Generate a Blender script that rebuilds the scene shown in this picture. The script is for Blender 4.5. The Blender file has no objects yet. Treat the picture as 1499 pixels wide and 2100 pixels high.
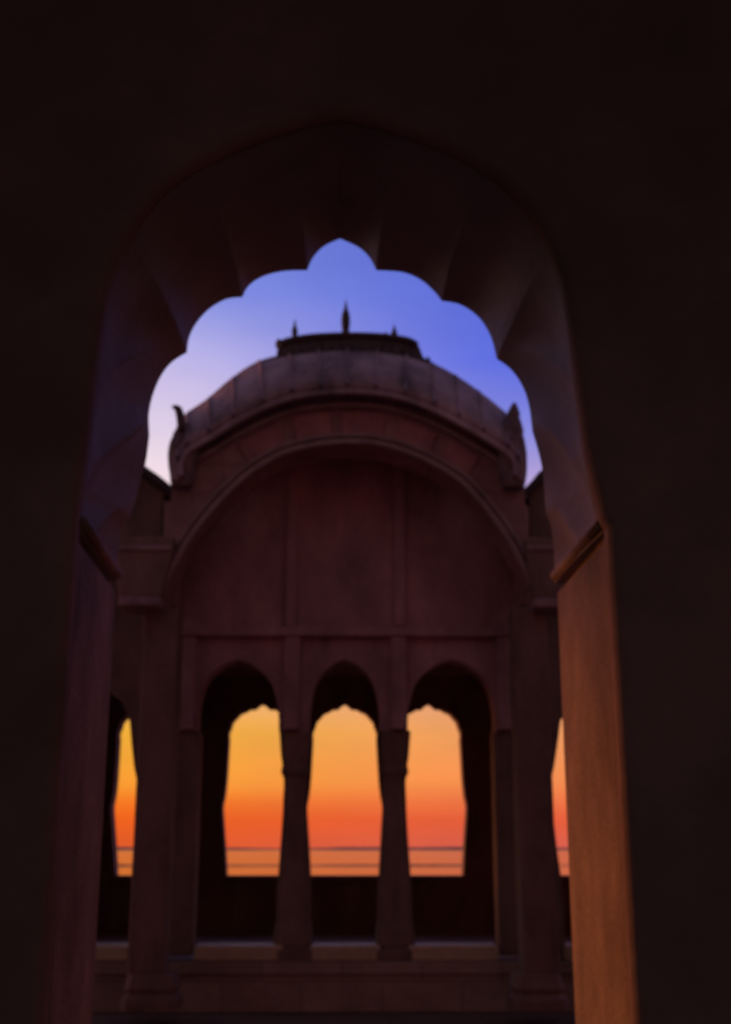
import bpy, bmesh, math, random
from mathutils import Vector
from mathutils.geometry import tessellate_polygon
random.seed(7)
S = bpy.context.scene
C = S.collection
R = math.radians

# ------------------------------------------------------------------ camera
EYE = Vector((0.0, 0.0, 1.6))
PITCH, YAW, F = math.atan(687 / 2500.0), R(1.03), 2500.0
cam_d = bpy.data.cameras.new('camera')
cam = bpy.data.objects.new('camera', cam_d)
C.objects.link(cam)
cam.location = EYE
cam.rotation_euler = (math.pi / 2 + PITCH, 0, -YAW)
cam_d.sensor_fit = 'HORIZONTAL'
cam_d.sensor_width = 36.0
cam_d.lens = 36.0 * F / 1499.0
cam_d.clip_start = 0.05
cam_d.clip_end = 30000
cam_d.dof.use_dof = True            # the photo is softly out of focus everywhere
cam_d.dof.focus_distance = 1.3
cam_d.dof.aperture_fstop = 10.0
S.camera = cam

# ------------------------------------------------------------------ world
w = bpy.data.worlds.new('World')
S.world = w
w.use_nodes = True
nt = w.node_tree
nt.nodes.clear()
N, L = nt.nodes.new, nt.links.new


def M(op, a, b=None, c=None, clamp=False):
    n = N('ShaderNodeMath')
    n.operation = op
    n.use_clamp = clamp
    for i, v in enumerate((a, b, c)):
        if v is None:
            continue
        if isinstance(v, (int, float)):
            n.inputs[i].default_value = v
        else:
            L(v, n.inputs[i])
    return n.outputs[0]


def mixc(kind, f, a, b):
    n = N('ShaderNodeMix')
    n.data_type = 'RGBA'
    n.blend_type = kind
    for i, v in ((0, f), (6, a), (7, b)):
        if isinstance(v, (int, float)):
            n.inputs[i].default_value = v
        elif isinstance(v, tuple):
            n.inputs[i].default_value = v + (1,)
        else:
            L(v, n.inputs[i])
    return n.outputs[2]


def ramp(fac, stops):
    n = N('ShaderNodeValToRGB')
    cr = n.color_ramp
    cr.interpolation = 'LINEAR'
    while len(cr.elements) < len(stops):
        cr.elements.new(0.5)
    for e, (p, c) in zip(cr.elements, stops):
        e.position = p
        e.color = c + (1,)
    L(fac, n.inputs[0])
    return n.outputs[0]


tc = N('ShaderNodeTexCoord')
sp = N('ShaderNodeSeparateXYZ')
L(tc.outputs['Generated'], sp.inputs[0])
X, Y, Z = sp.outputs
zc = M('MULTIPLY_ADD', Z, 1 / 1.1, 0.1 / 1.1, True)      # sin(elevation) -0.1..1 -> 0..1
q = lambda z: (z + 0.1) / 1.1
left = ramp(zc, [(q(-.06), (.45, .06, .03)), (q(-.002), (.76, .10, .022)), (q(.02), (.87, .115, .012)), (q(.034), (.90, .18, .014)),
                 (q(.047), (.92, .32, .03)), (q(.09), (.88, .42, .035)), (q(.2), (.88, .60, .52)),
                 (q(.29), (.88, .72, .78)), (q(.36), (.62, .54, .80)), (q(.43), (.24, .29, .78)),
                 (q(.5), (.12, .17, .62)), (q(.68), (.06, .065, .18)), (1.0, (.05, .046, .10))])
right = ramp(zc, [(q(-.06), (.40, .05, .03)), (q(-.002), (.68, .115, .075)), (q(.02), (.80, .11, .045)), (q(.034), (.85, .17, .06)),
                  (q(.05), (.90, .26, .08)), (q(.09), (.86, .33, .12)), (q(.2), (.66, .40, .45)),
                  (q(.285), (.47, .36, .68)), (q(.325), (.25, .26, .74)), (q(.38), (.105, .15, .76)),
                  (q(.5), (.09, .135, .58)), (q(.68), (.055, .06, .17)), (1.0, (.05, .046, .10))])
az = M('ARCTAN2', X, Y)
t = N('ShaderNodeMapRange')
t.interpolation_type = 'SMOOTHSTEP'
L(az, t.inputs[0])
t.inputs[1].default_value, t.inputs[2].default_value = -0.20, 0.17
sky = mixc('MIX', t.outputs[0], left, right)
# uneven thin cloud streaks
nz = N('ShaderNodeTexNoise')
mp = N('ShaderNodeMapping')
mp.inputs['Scale'].default_value = (3, 3, 9)
L(tc.outputs['Generated'], mp.inputs[0])
L(mp.outputs[0], nz.inputs['Vector'])
nz.inputs['Scale'].default_value = 3.0
nz.inputs['Detail'].default_value = 5
sky = mixc('MULTIPLY', 0.3, sky, ramp(nz.outputs['Fac'], [(.3, (.75, .75, .85)), (.7, (1.15, 1.1, 1.05))]))
# the sky opposite the sunset is darker and violet
t2 = N('ShaderNodeMapRange')
t2.interpolation_type = 'SMOOTHSTEP'
L(Y, t2.inputs[0])
t2.inputs[1].default_value, t2.inputs[2].default_value = 0.75, -0.5
east = ramp(zc, [(q(-.06), (.03, .015, .016)), (q(.05), (.17, .12, .12)), (q(.35), (.11, .085, .095)), (1.0, (.05, .046, .10))])
sky = mixc('MIX', t2.outputs[0], sky, east)
# afterglow where the sun went down, off to the left of the arch
SUN_AZ, SUN_EL = R(-52), R(3)
sd = Vector((math.sin(SUN_AZ) * math.cos(SUN_EL), math.cos(SUN_AZ) * math.cos(SUN_EL), math.sin(SUN_EL)))
dt = N('ShaderNodeVectorMath')
dt.operation = 'DOT_PRODUCT'
L(tc.outputs['Generated'], dt.inputs[0])
dt.inputs[1].default_value = sd
glow = M('POWER', M('MAXIMUM', dt.outputs['Value'], 0.0), 24.0)
sky = mixc('ADD', glow, sky, (1.6, .42, .05))
ns = N('ShaderNodeTexSky')
ns.sky_type = 'NISHITA'
ns.sun_disc = False
ns.sun_elevation = SUN_EL
ns.sun_rotation = SUN_AZ
b1 = N('ShaderNodeBackground')
L(sky, b1.inputs[0])
b1.inputs[1].default_value = 1.0
b2 = N('ShaderNodeBackground')
L(ns.outputs[0], b2.inputs[0])
b2.inputs[1].default_value = 0.004
ad = N('ShaderNodeAddShader')
L(b1.outputs[0], ad.inputs[0])
L(b2.outputs[0], ad.inputs[1])
wo = N('ShaderNodeOutputWorld')
L(ad.outputs[0], wo.inputs[0])

sun_d = bpy.data.lights.new('sun', 'SUN')
sun = bpy.data.objects.new('sun', sun_d)
C.objects.link(sun)
sun_d.energy = 1.75
sun_d.angle = R(18)
sun_d.color = (1.0, .27, .04)
sun.rotation_euler = (-sd).to_track_quat('-Z', 'Y').to_euler()

S.view_settings.view_transform = 'Standard'
S.view_settings.look = 'None'
S.view_settings.exposure = 0.0
S.view_settings.gamma = 1.0
S.render.engine = 'CYCLES'
S.cycles.use_denoising = True
S.cycles.max_bounces = 10
S.cycles.diffuse_bounces = 6

# ------------------------------------------------------------------ helpers
FW = Vector((math.sin(YAW) * math.cos(PITCH), math.cos(YAW) * math.cos(PITCH), math.sin(PITCH)))
RT = Vector((math.cos(YAW), -math.sin(YAW), 0))
UP = RT.cross(FW)


def W(px, py, y):
    """photo measurement -> (x, z) on the plane at depth y"""
    d = FW + RT * ((px - 749.5) / F) + UP * ((1050 - py) / F)
    k = y / d.y
    return (d.x * k, EYE.z + d.z * k)


def WL(pts, y):
    return [W(a, b, y) for a, b in pts]


def smooth(pts, n=5):
    out = []
    P = [Vector(p) for p in pts]
    for i in range(len(P) - 1):
        p0, p1, p2, p3 = P[max(i - 1, 0)], P[i], P[i + 1], P[min(i + 2, len(P) - 1)]
        for k in range(n):
            u = k / n
            out.append(tuple(0.5 * ((2 * p1) + (p2 - p0) * u + (2 * p0 - 5 * p1 + 4 * p2 - p3) * u * u
                                    + (3 * p1 - p0 - 3 * p2 + p3) * u ** 3)))
    out.append(tuple(P[-1]))
    return out


def offset(curve, d):
    out = []
    for i, p in enumerate(curve):
        a, b = Vector(curve[max(i - 1, 0)]), Vector(curve[min(i + 1, len(curve) - 1)])
        tn = (b - a).normalized()
        out.append((p[0] - tn.y * d, p[1] + tn.x * d))
    return out


def prism(bm, loops, y0, y1):
    """extrude an outline (with holes) given in x,z from depth y0 to y1"""
    vecs = [[Vector((p[0], p[1], 0)) for p in lp] for lp in loops]
    flat = [v for lp in vecs for v in lp]
    a = [bm.verts.new((v.x, y0, v.y)) for v in flat]
    b = [bm.verts.new((v.x, y1, v.y)) for v in flat]
    if len(loops) == 1:
        bm.faces.new(a)
        bm.faces.new(b[::-1])
    else:
        for tri in tessellate_polygon(vecs):
            bm.faces.new([a[i] for i in tri])
            bm.faces.new([b[i] for i in reversed(tri)])
    o = 0
    for lp in loops:
        n = len(lp)
        for i in range(n):
            j = (i + 1) % n
            bm.faces.new((a[o + i], b[o + i], b[o + j], a[o + j]))
        o += n
    return bm


def box(bm, x0, x1, y0, y1, z0, z1):
    return prism(bm, [[(x0, z0), (x1, z0), (x1, z1), (x0, z1)]], y0, y1)


def pbox(bm, px0, px1, py0, py1, y0, y1):
    """box whose front face at depth y0 covers a measured rectangle"""
    x0, _ = W(px0, (py0 + py1) / 2, y0)
    x1, _ = W(px1, (py0 + py1) / 2, y0)
    pc = (px0 + px1) / 2
    return box(bm, x0, x1, y0, y1, W(pc, py1, y0)[1], W(pc, py0, y0)[1])


def lathe(bm, cx, cy, prof, n=20, square=0.0, lean=None):
    rings = []
    for z, r in prof:
        ox = lean(z) if lean else 0
        ring = []
        for i in range(n):
            a = 2 * math.pi * (i + .5) / n
            k = 1.0
            if square:
                k = 1 + square * (1 / max(abs(math.cos(a)), abs(math.sin(a))) - 1)
            ring.append(bm.verts.new((cx + ox + r * k * math.cos(a), cy + r * k * math.sin(a), z)))
        rings.append(ring)
    for p, qq in zip(rings, rings[1:]):
        for i in range(n):
            j = (i + 1) % n
            bm.faces.new((p[i], p[j], qq[j], qq[i]))
    bm.faces.new(rings[0][::-1])
    bm.faces.new(rings[-1])
    return bm


def plathe(px, y, widths, n=20, square=0.0, tip=None, extra=4):
    """lathe from measured half widths [(py, half px)], bottom to top"""
    bm = bmesh.new()
    cx = W(px, widths[len(widths) // 2][0], y)[0]
    prof = []
    for py, h in smooth(widths, extra):
        z = W(px, py, y)[1]
        prof.append((z, max(h, .5) / F * y))
    prof.sort()
    return lathe(bm, cx, y, prof, n, square, tip)


def mesh(name, bm, mat, parent=None, bevel=0.0, smoothed=False):
    bmesh.ops.recalc_face_normals(bm, faces=bm.faces[:])
    me = bpy.data.meshes.new(name)
    bm.to_mesh(me)
    bm.free()
    me.materials.append(mat)
    o = bpy.data.objects.new(name, me)
    C.objects.link(o)
    if smoothed:
        for p in me.polygons:
            p.use_smooth = True
    if bevel:
        m = o.modifiers.new('bevel', 'BEVEL')
        m.width = bevel
        m.segments = 2
        m.limit_method = 'ANGLE'
        m.angle_limit = R(40)
        m.harden_normals = False
    if parent:
        o.parent = parent
        o.matrix_parent_inverse = parent.matrix_world.inverted()
    return o


def thing(name, loc, label, cat, group=None):
    o = bpy.data.objects.new(name, None)
    C.objects.link(o)
    o.location = loc
    o['label'], o['category'] = label, cat
    if group:
        o['group'] = group
    bpy.context.view_layer.update()
    return o


def structure(o):
    o['kind'] = 'structure'
    return o


# ------------------------------------------------------------------ materials
def stone(name, base, var=.35, scale=3.0, bump=.4, rough=.85, blocks=None, streak=0.0):
    m = bpy.data.materials.new(name)
    m.use_nodes = True
    t = m.node_tree
    n, l = t.nodes.new, t.links.new
    bs = t.nodes['Principled BSDF']
    bs.inputs['Roughness'].default_value = rough
    tc = n('ShaderNodeTexCoord')
    n1 = n('ShaderNodeTexNoise')
    n1.inputs['Scale'].default_value = scale
    n1.inputs['Detail'].default_value = 8
    n1.inputs['Roughness'].default_value = .65
    mp = n('ShaderNodeMapping')
    mp.inputs['Scale'].default_value = (1, 1, 1 - streak)
    l(tc.outputs['Object'], mp.inputs[0])
    l(mp.outputs[0], n1.inputs['Vector'])
    cr = n('ShaderNodeValToRGB')
    e = cr.color_ramp.elements
    e[0].position, e[1].position = .3, .72
    e[0].color = tuple(c * (1 - var) for c in base) + (1,)
    e[1].color = tuple(min(c * (1 + var), .9) for c in base) + (1,)
    l(n1.outputs['Fac'], cr.inputs[0])
    col = cr.outputs[0]
    n2 = n('ShaderNodeTexNoise')
    n2.inputs['Scale'].default_value = scale * 14
    n2.inputs['Detail'].default_value = 6
    l(tc.outputs['Object'], n2.inputs['Vector'])
    hgt = n2.outputs['Fac']
    if blocks:
        bt = n('ShaderNodeTexBrick')
        bw, bh, vert = blocks
        bt.inputs['Scale'].default_value = 1.0
        bt.inputs['Brick Width'].default_value = bw
        bt.inputs['Row Height'].default_value = bh
        bt.inputs['Mortar Size'].default_value = .008
        bt.inputs['Color1'].default_value = (1, 1, 1, 1)
        bt.inputs['Color2'].default_value = (.78, .78, .78, 1)
        bt.inputs['Mortar'].default_value = (.55, .55, .55, 1)
        mp2 = n('ShaderNodeMapping')
        if vert:
            mp2.inputs['Rotation'].default_value = (R(-90), 0, 0)
        l(tc.outputs['Object'], mp2.inputs[0])
        l(mp2.outputs[0], bt.inputs['Vector'])
        mx = n('ShaderNodeMix')
        mx.data_type = 'RGBA'
        mx.blend_type = 'MULTIPLY'
        mx.inputs[0].default_value = .8
        l(col, mx.inputs[6])
        l(bt.outputs['Color'], mx.inputs[7])
        col = mx.outputs[2]
    l(col, bs.inputs['Base Color'])
    bp = n('ShaderNodeBump')
    bp.inputs['Strength'].default_value = bump
    bp.inputs['Distance'].default_value = .02
    l(hgt, bp.inputs['Height'])
    l(bp.outputs[0], bs.inputs['Normal'])
    return m


HALL = stone('hall_plaster', (.38, .25, .23), .35, 1.2, .25)
ARCH = stone('arch_plaster', (.38, .33, .34), .22, 2.2, .25, streak=.6)
JAMB = stone('jamb_plaster', (.37, .25, .18), .5, 3.2, .6, streak=.35)
RED = stone('red_sandstone', (.44, .23, .21), .35, 2.4, .5, blocks=(.62, .3, True))
REDP = stone('red_panel', (.46, .20, .20), .3, 3.5, .5)
TRIM = stone('pale_trim', (.38, .25, .25), .3, 4, .4)
ROOF = stone('roof_plaster', (.43, .30, .35), .6, 2.2, .5, streak=.6)
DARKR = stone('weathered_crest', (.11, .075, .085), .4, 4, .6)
TYMP = stone('tympanum_plaster', (.54, .30, .30), .45, 1.6, .7, streak=.5)
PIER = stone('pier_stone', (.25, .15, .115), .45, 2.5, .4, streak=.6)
SILL = stone('pale_marble', (.66, .47, .29), .2, 5, .3, rough=.6)
PAVE = stone('paving', (.2, .13, .10), .3, 1.5, .4, blocks=(.9, .6, False))
PLINTH = stone('plinth_stone', (.42, .28, .20), .3, 1.6, .5, blocks=(.8, .3, True))
BULB = stone('weathered_bulb', (.26, .16, .17), .5, 9, .9)
BANK = stone('bank_earth', (.38, .17, .10), .4, .02, .3)


def water():
    m = bpy.data.materials.new('lake_water')
    m.use_nodes = True
    t = m.node_tree
    bs = t.nodes['Principled BSDF']
    bs.inputs['Base Color'].default_value = (.16, .07, .05, 1)
    bs.inputs['Roughness'].default_value = .1
    bs.inputs['IOR'].default_value = 1.33
    tc = t.nodes.new('ShaderNodeTexCoord')
    n1 = t.nodes.new('ShaderNodeTexNoise')
    n1.inputs['Scale'].default_value = .25
    n1.inputs['Detail'].default_value = 6
    t.links.new(tc.outputs['Object'], n1.inputs['Vector'])
    bp = t.nodes.new('ShaderNodeBump')
    bp.inputs['Strength'].default_value = .25
    bp.inputs['Distance'].default_value = .12
    t.links.new(n1.outputs['Fac'], bp.inputs['Height'])
    t.links.new(bp.outputs[0], bs.inputs['Normal'])
    return m


WATER = water()

# ------------------------------------------------------------------ ground and lake
bm = bmesh.new()
box(bm, -45, 45, -12, 18.4, -13, 0)
structure(mesh('terrace', bm, PAVE))
bm = bmesh.new()
vs = [bm.verts.new(p) for p in ((-9000, -9000, -12), (9000, -9000, -12), (9000, 9000, -12), (-9000, 9000, -12))]
bm.faces.new(vs)
structure(mesh('lake', bm, WATER))


def ridge(name, y, depth, x0, x1, hs, base, step, mat):
    bm = bmesh.new()
    pr = None
    n = int((x1 - x0) / step)
    for i in range(n + 1):
        x = x0 + i * step
        h = hs(x)
        cur = [bm.verts.new(p) for p in ((x, y - depth, base), (x, y - depth * .4, base + h * .75), (x, y, base + h),
                                         (x, y + depth, base))]
        if pr:
            for k in range(3):
                bm.faces.new((pr[k], cur[k], cur[k + 1], pr[k + 1]))
        pr = cur
    return structure(mesh(name, bm, mat))


ridge('far_shore', 5200, 150, -4000, 4000,
      lambda x: 9.5 + 2.5 * math.sin(x * .004) + 2 * math.sin(x * .013 + 1) + random.uniform(-.6, .6), -12.5, 25, BANK)
ridge('causeway', 930, 6, -900, 900,
      lambda x: 1.4 + .2 * math.sin(x * .03) + random.uniform(-.15, .15), -12.6, 6, BANK)

# ------------------------------------------------------------------ the hall in the foreground, with its cusped arch
YN, YF = 3.5, 4.32
hall = thing('palace_hall', (0, YN, 0),
             'dark foreground hall with a deep scalloped arch and an orange lit right jamb', 'building')

scal_px = [
    # left jamb top, then lobes from left to right
    [(243, 1188), (243, 1130), (250, 1085), (266, 1060)],
    [(266, 1060), (276, 1030), (288, 985), (299, 945), (306, 893)],
    [(306, 893), (305, 850), (313, 810), (330, 770), (352, 742), (383, 722)],
    [(383, 722), (388, 690), (405, 658), (432, 630), (465, 612), (497, 608)],
    [(497, 608), (510, 585), (538, 566), (580, 555), (630, 553)],
    [(630, 553), (642, 527), (664, 504), (697, 488)],
    [(697, 488), (734, 505), (757, 526), (772, 553)],
    [(772, 553), (825, 557), (862, 572), (890, 596), (906, 616)],
    [(906, 616), (945, 624), (982, 650), (1006, 688), (1019, 735)],
    [(1019, 735), (1048, 757), (1072, 792), (1085, 832), (1092, 885)],
    [(1092, 885), (1104, 925), (1112, 962), (1117, 1010), (1120, 1052)],
    [(1120, 1052), (1130, 1080), (1136, 1130), (1138, 1202)],
]
scal = []
for seg in scal_px:
    scal += smooth(seg, 9)[:-1]
scal.append(scal_px[-1][-1])
arch_in = WL(scal, YF)
zs_l, zs_r = arch_in[0][1], arch_in[-1][1]
xl, xr = arch_in[0][0], arch_in[-1][0]
zs = (zs_l + zs_r) / 2
arch_in[0] = (xl, zs)
arch_in[-1] = (xr, zs)
near_px = [(152, 1112), (156, 1060), (172, 940), (186, 820), (200, 700), (224, 570), (275, 455), (350, 365), (460, 300), (580, 255), (697, 228),
           (815, 255), (935, 302), (1040, 370), (1110, 460), (1152, 560), (1174, 690), (1190, 820), (1208, 940), (1236, 1060), (1249, 1112)]
near = smooth(WL(near_px, YN), 8)
near = [(near[0][0], zs)] + [p for p in near[1:-1] if p[1] > zs + .015] + [(near[-1][0], zs)]


def resample(curve, k):
    """k points evenly spread along a curve"""
    d = [0.0]
    for p, r_ in zip(curve, curve[1:]):
        d.append(d[-1] + math.hypot(r_[0] - p[0], r_[1] - p[1]))
    out, j = [], 0
    for i in range(k):
        g = d[-1] * i / (k - 1)
        while j < len(d) - 2 and d[j + 1] < g:
            j += 1
        u = (g - d[j]) / max(d[j + 1] - d[j], 1e-9)
        out.append((curve[j][0] + (curve[j + 1][0] - curve[j][0]) * u, curve[j][1] + (curve[j + 1][1] - curve[j][1]) * u))
    return out


cx = (xl + xr) / 2
ring_out = []
for i in range(33):
    a = math.pi * (1 - i / 32)
    ring_out.append((cx + (xr - xl + .34) / 2 * math.cos(a), zs + 1.62 * math.sin(a) ** .82))
# far outline with its points, and the near curve matched to it by angle round the arch centre
NS = 240
# keep the lobes' own points: match by fraction along each curve
dl = [0.0]
for p, r_ in zip(arch_in, arch_in[1:]):
    dl.append(dl[-1] + math.hypot(r_[0] - p[0], r_[1] - p[1]))
nd = resample(near, 801)
near_m = [nd[int(round(800 * d_ / dl[-1]))] for d_ in dl]
bm = bmesh.new()
rowsv = []
ROWS = 26
for k in range(ROWS + 1):
    u = k / ROWS                      # 0 far, 1 near
    f = u ** 2.6
    row = []
    for p, n_, d_ in zip(arch_in, near_m, dl):
        sf = d_ / dl[-1]
        side = min(sf, 1 - sf)                      # spiral folds carved into the lower flanks of the arch
        wgt = max(0.0, min(1.0, (.27 - side) / .10)) * min(1.0, side / .03)
        fold = abs(math.sin(math.pi * (side * 11 + u * 1.5)))
        dx = fold * .075 * wgt * math.sin(math.pi * u ** .8) ** 1.2 * (-1 if sf < .5 else 1)
        row.append(bm.verts.new((p[0] + (n_[0] - p[0]) * f + dx, YF + .003 + (YN + .062 - YF) * u, p[1] + (n_[1] - p[1]) * f)))
    rowsv.append(row)
for r0, r1 in zip(rowsv, rowsv[1:]):
    for i in range(len(r0) - 1):
        bm.faces.new((r0[i], r0[i + 1], r1[i + 1], r1[i]))
# solid behind the lobes: far face out to the ring line
ro_f = [bm.verts.new((p[0], YF + .003, p[1])) for p in ring_out]
ro_n = [bm.verts.new((p[0], YN + .062, p[1])) for p in ring_out]
bm.faces.new(rowsv[0] + ro_f[::-1])
for i in range(32):
    bm.faces.new((ro_f[i], ro_f[i + 1], ro_n[i + 1], ro_n[i]))
bm.faces.new([r_[0] for r_ in rowsv] + [ro_n[0], ro_f[0]])
bm.faces.new([r_[-1] for r_ in rowsv] + [ro_n[-1], ro_f[-1]])
mesh('cusped_arch', bm, ARCH, hall)
# wall: full depth outside the ring, and a front skin that runs up to the near curve and the jambs
xo_l, xo_r = ring_out[0][0], ring_out[-1][0]
bm = prism(bmesh.new(), [ring_out + [(xo_r, 0), (5, 0), (5, 6.2), (-5, 6.2), (-5, 0), (xo_l, 0)]], YN + .063, YF)
mesh('wall', bm, HALL, hall)
skin = [(near[0][0], 0)] + near + [(near[-1][0], 0)]
def skin_tris(bm, loop, y):
    vs_ = [bm.verts.new((p[0], y, p[1])) for p in loop]
    for tri in tessellate_polygon([[Vector((p[0], p[1], 0)) for p in loop]]):
        bm.faces.new([vs_[i] for i in tri])
    return vs_


corner = [(5, 0), (5, 6.2), (-5, 6.2), (-5, 0)]
RAD = .048
bm = bmesh.new()
prev = skin_tris(bm, offset(skin, RAD) + corner, YN)
for k in range(1, 7):                       # a well worn, rounded arris
    an = math.pi / 2 * k / 6
    cur = [bm.verts.new((p[0], YN + RAD * (1 - math.cos(an)), p[1])) for p in offset(skin, RAD * (1 - math.sin(an)))]
    for i in range(len(skin) - 1):
        bm.faces.new((prev[i], prev[i + 1], cur[i + 1], cur[i]))
    prev = cur
vb = skin_tris(bm, skin + corner, YN + .06)
for i in range(len(skin) - 1):
    bm.faces.new((prev[i], prev[i + 1], vb[i + 1], vb[i]))
mesh('wall_face', bm, HALL, hall)
# jambs: a shadow gap under the arch, a face panel with a pointed recess low down, a colonnette at the far edge
for sgn, xe, xo in ((-1, xl, xo_l), (1, xr, xo_r)):
    ztop = zs - .035
    bm = bmesh.new()
    # backing
    x_back = xe + sgn * .035
    xo = xo + sgn * .03
    box(bm, min(x_back, xo), max(x_back, xo), YN + .062, YF - .004, .02, zs - .004)
    mesh('jamb', bm, JAMB, hall)
    jb = C.objects[-1]
    # panel outline in y,z
    ys = [YN + .0625, YF - .012]
    ya, yb = ys
    ym = (ya + yb) / 2 - .06
    notch = [(ym + .20, .02), (ym + .20, .66), (ym + .18, .78), (ym + .10, .90), (ym + .02, 1.0), (ym - .04, .90), (ym - .12, .78), (ym - .14, .66), (ym - .14, .02)]
    out = [(ya, .02), (ya, ztop), (yb, ztop), (yb, .02)] + notch
    bm = bmesh.new()
    xn = (near[0] if sgn < 0 else near[-1])[0]
    a = [bm.verts.new((xn + (xe + sgn * .004 - xn) * (y - ya) / (yb - ya), y, z)) for y, z in out]
    b = [bm.verts.new((x_back, y, z)) for y, z in out]
    bm.faces.new(a)
    bm.faces.new(b[::-1])
    for i in range(len(out)):
        j = (i + 1) % len(out)
        bm.faces.new((a[i], b[i], b[j], a[j]))
    mesh('jamb_panel', bm, JAMB, jb, bevel=.012)
    for zr, rr in ((.024, .020),):       # rolls of the impost, just over the shadow gap
        bm = bmesh.new()
        pr = None
        for y in (YN + .07, (YN + YF) / 2, YF - .02):
            fx = xn + (xe - xn) * (y - YN) / (YF - YN)
            cur = [bm.verts.new((fx + rr * math.cos(a_ * math.pi / 6), y, zs + zr + rr * math.sin(a_ * math.pi / 6))) for a_ in range(12)]
            if pr:
                for q_ in range(12):
                    bm.faces.new((pr[q_], pr[(q_ + 1) % 12], cur[(q_ + 1) % 12], cur[q_]))
            else:
                bm.faces.new(cur[::-1])
            pr = cur
        bm.faces.new(pr)
        mesh('impost_roll', bm, JAMB, jb, smoothed=True)
# the rest of the room the camera stands in, plus one light blocker
for nm, bx in (('side_wall', (-5, -4.7, -4, YN, 0, 6.2)), ('side_wall', (4.7, 5, -4, YN, 0, 6.2)),
               ('ceiling', (-5, 5, -4, YF, 6.2, 6.5)), ('added_shade_wall', (4.2, 4.5, YF + .002, 11.4, .003, 5.6))):  # last box: unseen wall added on the right to darken the court
    mesh(nm, box(bmesh.new(), *bx), HALL, hall)
for x in (-1.7, 1.7):
    mesh('veranda_pillar', box(bmesh.new(), x - .2, x + .2, -4, -3.6, 0, 6.198), HALL, hall, bevel=.03)
# unseen left screen added to shade the upper arch: round arches below, solid above
blocker = [(YF + .002, .003), (YF + .002, 5.2), (11.4, 5.2), (11.4, .003)]
for k in range(3):
    yc = 10.05 - 2.25 * k
    blocker += [(yc + .9, .003)] + [(yc + .9 * math.cos(a_ * math.pi / 12), 2.35 + .9 * math.sin(a_ * math.pi / 12)) for a_ in range(13)] + [(yc - .9, .003)]
bm = bmesh.new()
a = [bm.verts.new((-4.2, y, z)) for y, z in blocker]
b = [bm.verts.new((-4.5, y, z)) for y, z in blocker]
bm.faces.new(a)
bm.faces.new(b[::-1])
for i in range(len(blocker)):
    j = (i + 1) % len(blocker)
    bm.faces.new((a[i], b[i], b[j], a[j]))
mesh('added_shade_arcade', bm, HALL, hall)
structure(mesh('floor', box(bmesh.new(), -4.7, 4.7, -3.7, YF + .3, .002, .02), PAVE))

# ------------------------------------------------------------------ the pavilion
Y0 = 12.0
pav = thing('pavilion', (0, 13.2, 0),
            'red sandstone pavilion with curved ribbed roof, spiked ridge and three sunset filled arches', 'building')

intr_px = [(328, 1240), (345, 1200), (380, 1130), (430, 1060), (500, 987), (560, 947), (600, 930), (660, 917), (715, 913),
           (780, 918), (850, 940), (905, 968), (950, 1000), (1010, 1070), (1060, 1150), (1085, 1205), (1092, 1245)]
intr = smooth(WL(intr_px, Y0), 4)
eave_px = [(368, 985), (367, 950), (385, 922), (430, 895), (480, 864), (540, 834), (600, 813), (660, 804), (712, 801),
           (770, 804), (830, 816), (890, 838), (940, 863), (990, 892), (1040, 925), (1060, 950), (1060, 985)]
top_px = [(374, 940), (377, 895), (390, 868), (430, 838), (480, 792), (530, 757), (590, 742), (650, 736), (712, 734),
          (775, 736), (835, 744), (885, 762), (930, 787), (975, 820), (1025, 865), (1050, 895), (1053, 945)]
YE, YT = 11.72, 13.0
eave = smooth(WL(eave_px, YE), 4)
topc = smooth(WL(top_px, YT), 4)
# facade wall
wall_top = [(x, z - .04) for x, z in eave]
fl = WL([(352, 1000)], Y0) + wall_top + WL([(1076, 1004), (1080, 1102), (1172, 1106), (1172, 1242)], Y0) + intr[::-1] + WL([(241, 1240), (241, 1102), (349, 1100)], Y0)
mesh('facade_wall', prism(bmesh.new(), [fl], Y0, Y0 + .45), RED, pav)


def band(curve, d0, d1, y0, y1, i0=0, i1=None):
    a, b = offset(curve, d0)[i0:i1], offset(curve, d1)[i0:i1]
    return prism(bmesh.new(), [a + b[::-1]], y0, y1)


mesh('arch_moulding', band(intr, 0.0, .055, Y0 - .07, Y0 - .002, 3, -3), TRIM, pav, bevel=.012)
mesh('arch_moulding', band(intr, .085, .125, Y0 - .045, Y0 - .002, 8, -8), TRIM, pav, bevel=.01)
# frieze panels under the eave
n = len(eave)
for i0, i1 in ((15, 22), (23, 30), (31, 39), (40, 47), (48, 54)):
    lo, hi = offset(eave[::-1], .40)[::-1], offset(eave[::-1], .14)[::-1]
    mid = lo[i0:i1]
    mesh('frieze_panel', prism(bmesh.new(), [mid + hi[i0:i1][::-1]], Y0 - .03, Y0 - .002), REDP, pav, bevel=.01)
mesh('eave_moulding', band(eave[::-1], .05, .10, Y0 - .10, Y0 - .002, 6, -6), TRIM, pav, bevel=.012)

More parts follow.
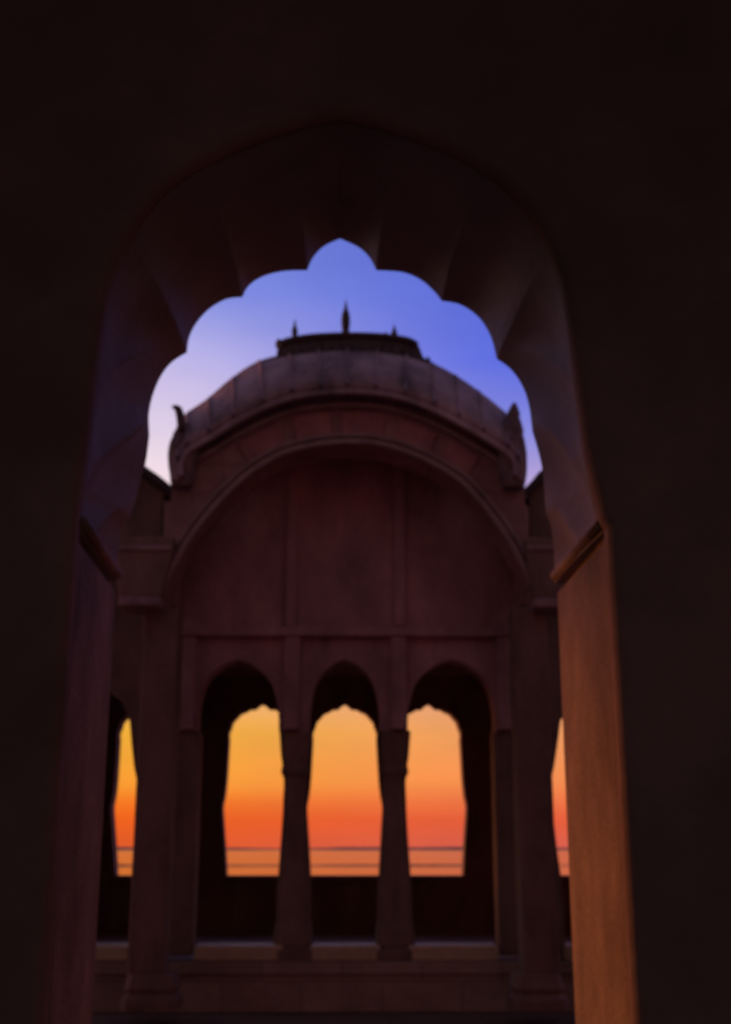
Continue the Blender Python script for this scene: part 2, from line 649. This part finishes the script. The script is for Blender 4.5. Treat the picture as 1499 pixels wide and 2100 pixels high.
# roof: two curved slopes with ribs
bm = bmesh.new()
rows = 8
grid = []
for side in (0, 1):
    for k in range(rows + 1):
        if side and k == 0:
            continue
        u = k / rows if not side else 1 - k / rows
        row = []
        for i, (e, tp) in enumerate(zip(eave, topc)):
            bul = math.sin(u * math.pi) * .10
            x = e[0] + (tp[0] - e[0]) * u
            z = e[1] + (tp[1] - e[1]) * (u ** .85) + bul
            y = YE + (YT - YE) * u - bul * .8
            if side:
                y = 2 * YT - y
            row.append(bm.verts.new((x, y, z)))
        grid.append(row)
for a, b in zip(grid, grid[1:]):
    for i in range(len(a) - 1):
        bm.faces.new((a[i], a[i + 1], b[i + 1], b[i]))
ro = mesh('roof', bm, ROOF, pav, smoothed=True)
sm = ro.modifiers.new('thick', 'SOLIDIFY')
sm.thickness = .07
sm.offset = 1
# ribs over the front slope
for i in range(4, n - 4, 4):
    bm = bmesh.new()
    pr = None
    for k in range(rows + 1):
        u = k / rows
        e, tp = eave[i], topc[i]
        bul = math.sin(u * math.pi) * .10
        p = Vector((e[0] + (tp[0] - e[0]) * u, YE + (YT - YE) * u - bul * .8 - .075, e[1] + (tp[1] - e[1]) * u ** .85 + bul + .03))
        r = .018
        cur = [bm.verts.new(p + Vector(v)) for v in ((-r, .05, -.02), (-r * .7, -.02, .015), (0, -.035, .025), (r * .7, -.02, .015), (r, .05, -.02))]
        if pr:
            for j in range(4):
                bm.faces.new((pr[j], pr[j + 1], cur[j + 1], cur[j]))
        pr = cur
    mesh('roof_rib', bm, ROOF, ro, smoothed=True)
# eave lip
bm = bmesh.new()
mesh('eave_lip', band(eave[::-1], -.012, .045, YE - .05, YE + .03, 1, -1), ROOF, ro, bevel=.012)

# ridge crest with its spikes
crest = smooth([(540, 760), (547, 742), (566, 732)], 2) + smooth([(569, 707), (590, 695), (640, 687), (712, 684), (782, 686), (836, 694), (859, 707)], 4) \
    + smooth([(868, 730), (880, 740), (884, 760)], 2) + [(835, 742), (775, 732), (712, 730), (650, 732), (590, 740)]
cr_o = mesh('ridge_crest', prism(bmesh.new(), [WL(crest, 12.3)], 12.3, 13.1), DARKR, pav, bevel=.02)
lip = smooth([(572, 704), (590, 695), (640, 687), (712, 684), (782, 686), (836, 694), (857, 705)], 4)
mesh('crest_lip', band(WL(lip, 12.25)[::-1], -.02, .03, 12.24, 12.298), DARKR, cr_o, bevel=.01)
for k in range(13):
    px = 588 + k * 20.5
    zc0 = 700 + abs(px - 712) ** 2 * .0007
    mesh('crest_boss', prism(bmesh.new(), [WL([(px - 6, zc0 + 22), (px - 6, zc0 + 8), (px, zc0), (px + 6, zc0 + 8), (px + 6, zc0 + 22)], 12.27)],
                             12.265, 12.298), DARKR, cr_o, bevel=.006)
for px, pts in ((709, [(692, 11), (684, 10), (676, 8), (668, 9.5), (655, 10), (642, 8), (634, 4.5), (626, 3), (615, .8)]),
                (604.5, [(697, 6), (690, 5), (684, 6.5), (676, 6.5), (670, 4), (662, 2.2), (654, .8)]),
                (808.5, [(700, 6), (693, 5), (688, 6.5), (681, 6.5), (676, 4), (671, 2.5), (665, .8)]),
                (791, [(697, 4), (690, 4.5), (685, 4), (680, 1)]),
                (878, [(752, 6), (745, 7), (738, 5), (731, 1.5)]),
                (572, [(712, 7), (704, 8), (698, 5), (694, 1.5)])):
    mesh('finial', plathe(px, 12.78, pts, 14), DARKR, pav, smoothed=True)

# bulbs at the two ends of the eave
bulbL = plathe(377, 11.86, [(1000, 22), (990, 25), (975, 27), (955, 31), (930, 33), (908, 30), (896, 25), (890, 24), (880, 17), (868, 8)], 20)
bl = mesh('corner_bulb', bulbL, BULB, pav, smoothed=True)
bm = bmesh.new()
path = smooth([(356, 833), (364, 837), (369, 850), (371, 864), (374, 880)], 4)
pr = None
for k, (px, py) in enumerate(path):
    x, z = W(px, py, 11.68)
    r = .022 + .018 * math.sin(min(1, k / (len(path) - 1)) * 2.2)
    cur = [bm.verts.new((x + r * math.cos(a), 11.68 + r * 1.4 * math.sin(a), z + r * .6 * math.cos(a))) for a in [2 * math.pi * j / 10 for j in range(10)]]
    if pr:
        for j in range(10):
            bm.faces.new((pr[j], pr[(j + 1) % 10], cur[(j + 1) % 10], cur[j]))
    else:
        bm.faces.new(cur[::-1])
    pr = cur
bm.faces.new(pr)
mesh('hooked_tip', bm, DARKR, bl, smoothed=True)
zt = W(1050, 826, 11.86)[1]
bulbR = plathe(1049, 11.86, [(1002, 23), (990, 26), (975, 29), (955, 31), (930, 31), (905, 28), (893, 25), (884, 25), (864, 18), (856, 14), (850, 15), (838, 10), (830, 6), (825, 2)], 20,
               tip=lambda z: max(0, z - (zt - .35)) * .11)
mesh('corner_bulb', bulbR, BULB, pav, smoothed=True)

# capitals and piers
for pts, lip_, px0, px1, base_c in (
        ([(240, 1100), (356, 1100), (354, 1128), (338, 1190), (330, 1222), (245, 1222)], (243, 328, 1222, 1241), 276, 350, 313),
        ([(1174, 1104), (1078, 1104), (1080, 1132), (1090, 1192), (1094, 1226), (1170, 1226)], (1096, 1172, 1226, 1245), 1064, 1136, 1100)):
    cap = mesh('capital', prism(bmesh.new(), [WL(pts, 11.82)], 11.82, 11.998), PIER, pav, bevel=.012)
    bm = pbox(bmesh.new(), lip_[0], lip_[1], lip_[2], lip_[3], 11.78, 12.3)
    mesh('capital_lip', bm, TRIM, cap, bevel=.012)
    s = 1 if px0 < 700 else -1
    a, b = (240, 350) if s > 0 else (1082, 1174)
    mesh('capital_lip', pbox(bmesh.new(), a, b, 1118, 1128, 11.795, 11.82), TRIM, cap, bevel=.008)
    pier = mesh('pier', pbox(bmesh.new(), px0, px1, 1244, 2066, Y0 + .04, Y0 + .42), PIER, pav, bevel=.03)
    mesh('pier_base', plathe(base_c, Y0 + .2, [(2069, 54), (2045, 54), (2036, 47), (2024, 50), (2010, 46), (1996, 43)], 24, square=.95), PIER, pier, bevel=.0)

# the inner wall with three arches: tympanum, frames, columns
YA = 13.2


def foil(cx, hw, ys, ya, pts=None):
    """pointed lobed arch from left foot to right foot in photo measure"""
    g = lambda fx, fy: (cx - hw * fx, ys - (ys - ya) * fy)
    a = smooth([g(1, 0), g(.99, .24), g(.93, .46)], 3)
    b = smooth([g(.93, .46), g(.82, .66), g(.62, .81)], 3)
    c = smooth([g(.62, .81), g(.34, .93), g(.12, .975), g(0, 1)], 3)
    half = a[:-1] + b[:-1] + c
    return half + [(2 * cx - x, y) for x, y in half[::-1][1:]]


bays = [(488, 84), (707, 72), (926, 90)]
out = [(336, 1010), (352, 1003), (366, 985), (374, 945), (430, 912), (540, 858), (630, 836), (712, 828), (800, 838), (890, 862), (990, 912), (1052, 945), (1060, 985), (1072, 1004), (1085, 1012), (1085, 1130), (1085, 1500)]
for c_, h_ in bays[::-1]:
    out += foil(c_, h_, 1500, 1352)[::-1]
out += [(335, 1500), (335, 1130)]
mesh('tympanum', prism(bmesh.new(), [WL(out, YA)], YA, YA + .32), TYMP, pav)
for a, b in ((353, 362), (1066, 1075)):
    mesh('cheek_wall', pbox(bmesh.new(), a, b, 1006, 1240, Y0 + .452, YA - .002), RED, pav)
mesh('cornice', pbox(bmesh.new(), 352, 1068, 1284, 1304, YA - .12, YA - .002), TYMP, pav, bevel=.012)
for a, b in ((374, 400), (582, 614), (802, 834), (1020, 1048)):
    mesh('pilaster_strip', pbox(bmesh.new(), a, b, 1305, 1496, YA - .09, YA - .002), TYMP, pav, bevel=.012)
for a, b in ((588, 610), (808, 830)):
    mesh('pilaster_strip', pbox(bmesh.new(), a, b, 900, 1283, YA - .075, YA - .002), TYMP, pav, bevel=.01)
for px in (604, 809):
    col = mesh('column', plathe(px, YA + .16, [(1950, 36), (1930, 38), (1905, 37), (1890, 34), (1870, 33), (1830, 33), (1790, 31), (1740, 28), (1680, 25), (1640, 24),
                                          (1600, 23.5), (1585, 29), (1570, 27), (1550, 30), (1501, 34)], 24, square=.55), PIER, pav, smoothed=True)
for a, b in ((340, 402), (1018, 1085)):
    mesh('end_pier', pbox(bmesh.new(), a, b, 1501, 1962, YA, YA + .32), PIER, pav, bevel=.02)
for px in (604, 809):
    mesh('column_block', pbox(bmesh.new(), px - 36, px + 36, 1949, 1975, YA - .17, YA + .3), PIER, pav, bevel=.01)
for a, b in ((402, 574), (640, 775), (844, 1018)):
    mesh('sill', pbox(bmesh.new(), a - 5, b + 5, 1941, 1973, YA - .16, YA + .3), SILL, pav, bevel=.02)

# back wall: five lobed windows and the parapet under them
YB = 17.2


def window(cx, k=1.0):
    h = [(-70, 1798), (-73, 1740), (-76, 1690), (-78, 1655), (-74, 1635), (-70, 1600), (-67, 1550), (-65, 1515)]
    a = smooth(h, 2)
    half = a[:-1]
    pk = [(-65, 1515), (-61, 1491), (-50, 1471), (-32, 1458), (-14, 1453)]
    for p, r_ in zip(pk, pk[1:]):
        mx_, my_ = (p[0] + r_[0]) / 2, (p[1] + r_[1]) / 2
        nx, ny = -(r_[1] - p[1]), (r_[0] - p[0])
        ln = math.hypot(nx, ny)
        half += smooth([p, (mx_ - 2.6 * abs(nx) / ln, my_ - 2.6 * abs(ny) / ln), r_], 3)[:-1]
    half += smooth([(-14, 1453), (-8, 1447), (0, 1442)], 2)
    return [(cx + x * k, y) for x, y in half] + [(cx - x * k, y) for x, y in half[::-1][1:]]


wins = [window(309, 1.05), window(537, 1.05), window(707), window(880), window(1108, 1.05)]
outer = [(100, 2005), (1310, 2005), (1310, 1110), (100, 1110)]
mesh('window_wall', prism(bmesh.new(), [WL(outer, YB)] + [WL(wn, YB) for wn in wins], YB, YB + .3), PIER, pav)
for wn in wins:
    a = wn[0][0] - 5
    b = wn[-1][0] + 5
    mesh('window_sill', pbox(bmesh.new(), a, b, 1797, 1812, YB - .06, YB + .36), PIER, pav, bevel=.01)
zc_ = W(707, 1290, YA)[1]
xa, xb = W(100, 1700, YB)[0], W(1310, 1700, YB)[0]
mesh('ceiling', box(bmesh.new(), xa, xb, YA + .322, YB - .002, zc_, zc_ + .15), PIER, pav)
zd = W(707, 1975, 13.0)[1]
pl = mesh('plinth', box(bmesh.new(), xa - .25, xb + .25, 13.0, 18.0, .004, zd), PLINTH, pav, bevel=.015)
mesh('plinth_moulding', pbox(bmesh.new(), -130, 1540, 1990, 2000, 12.975, 12.998), PLINTH, pl, bevel=.01)
# ------------------------------------------------------------------ the lower wings at both ends
for s in (-1, 1):
    wing = thing('side_wing', (s * 2.7, 13.2, 0),
                 'low dark wing with one tall arch at the left end of the curved pavilion' if s < 0 else
                 'low dark wing glimpsed between the right end of the curved pavilion and the orange jamb', 'building',
                 'wings flanking the pavilion')
    if s < 0:
        topw = smooth([(352, 996), (326, 975), (300, 957), (240, 915), (160, 885), (60, 875), (-78, 872)], 4)
        edge = [(266, 1948), (268, 1860), (270, 1790), (276, 1690), (279, 1640), (280, 1600), (275, 1575), (270, 1530), (266, 1480), (250, 1440), (210, 1410)]
        far = [(150, 1440), (135, 1500), (130, 1600), (136, 1948)]
        end_px = 334
        osx = -78
    else:
        topw = smooth([(1070, 1006), (1092, 984), (1112, 962), (1180, 915), (1260, 885), (1360, 875), (1488, 872)], 4)
        edge = [(1158, 1948), (1156, 1860), (1150, 1795), (1142, 1740), (1133, 1660), (1129, 1605), (1136, 1575), (1143, 1530), (1150, 1478), (1166, 1440), (1206, 1410)]
        far = [(1262, 1440), (1280, 1500), (1284, 1600), (1278, 1948)]
        end_px = 1086
        osx = 1488
    ol = topw + [(osx, 1962), (far[-1][0], 1962)] + far[::-1] + edge[::-1] + [(edge[0][0], 1962), (end_px, 1962)]
    # roof line is measured on the front plane; the wall stops just under the coping
    tp = WL(topw, 12.9)
    body = [(x, z - .10) for x, z in tp]
    body = body + WL(ol[len(topw):], YA)
    body[0] = (W(end_px, 1000, YA)[0], body[0][1])
    mesh('wall', prism(bmesh.new(), [body], YA, YA + .318), PIER, wing)
    cop = tp + [(x, z - .09) for x, z in tp[::-1]]
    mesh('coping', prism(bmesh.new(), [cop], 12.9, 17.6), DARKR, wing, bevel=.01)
    a, b = sorted((far[-1][0] + 4 * -s, edge[0][0] + 4 * s))
    mesh('sill', pbox(bmesh.new(), a, b, 1941, 1973, YA - .16, YA + .3), SILL, wing, bevel=.02)
    xe_ = W(osx, 1700, YA)[0]
    x0_, x1_ = sorted((xe_, xe_ - s * .12))
    mesh('end_wall', box(bmesh.new(), x0_, x1_, YA + .32, YB - .002, .302, W(osx, 1100, YA)[1]), PIER, wing)
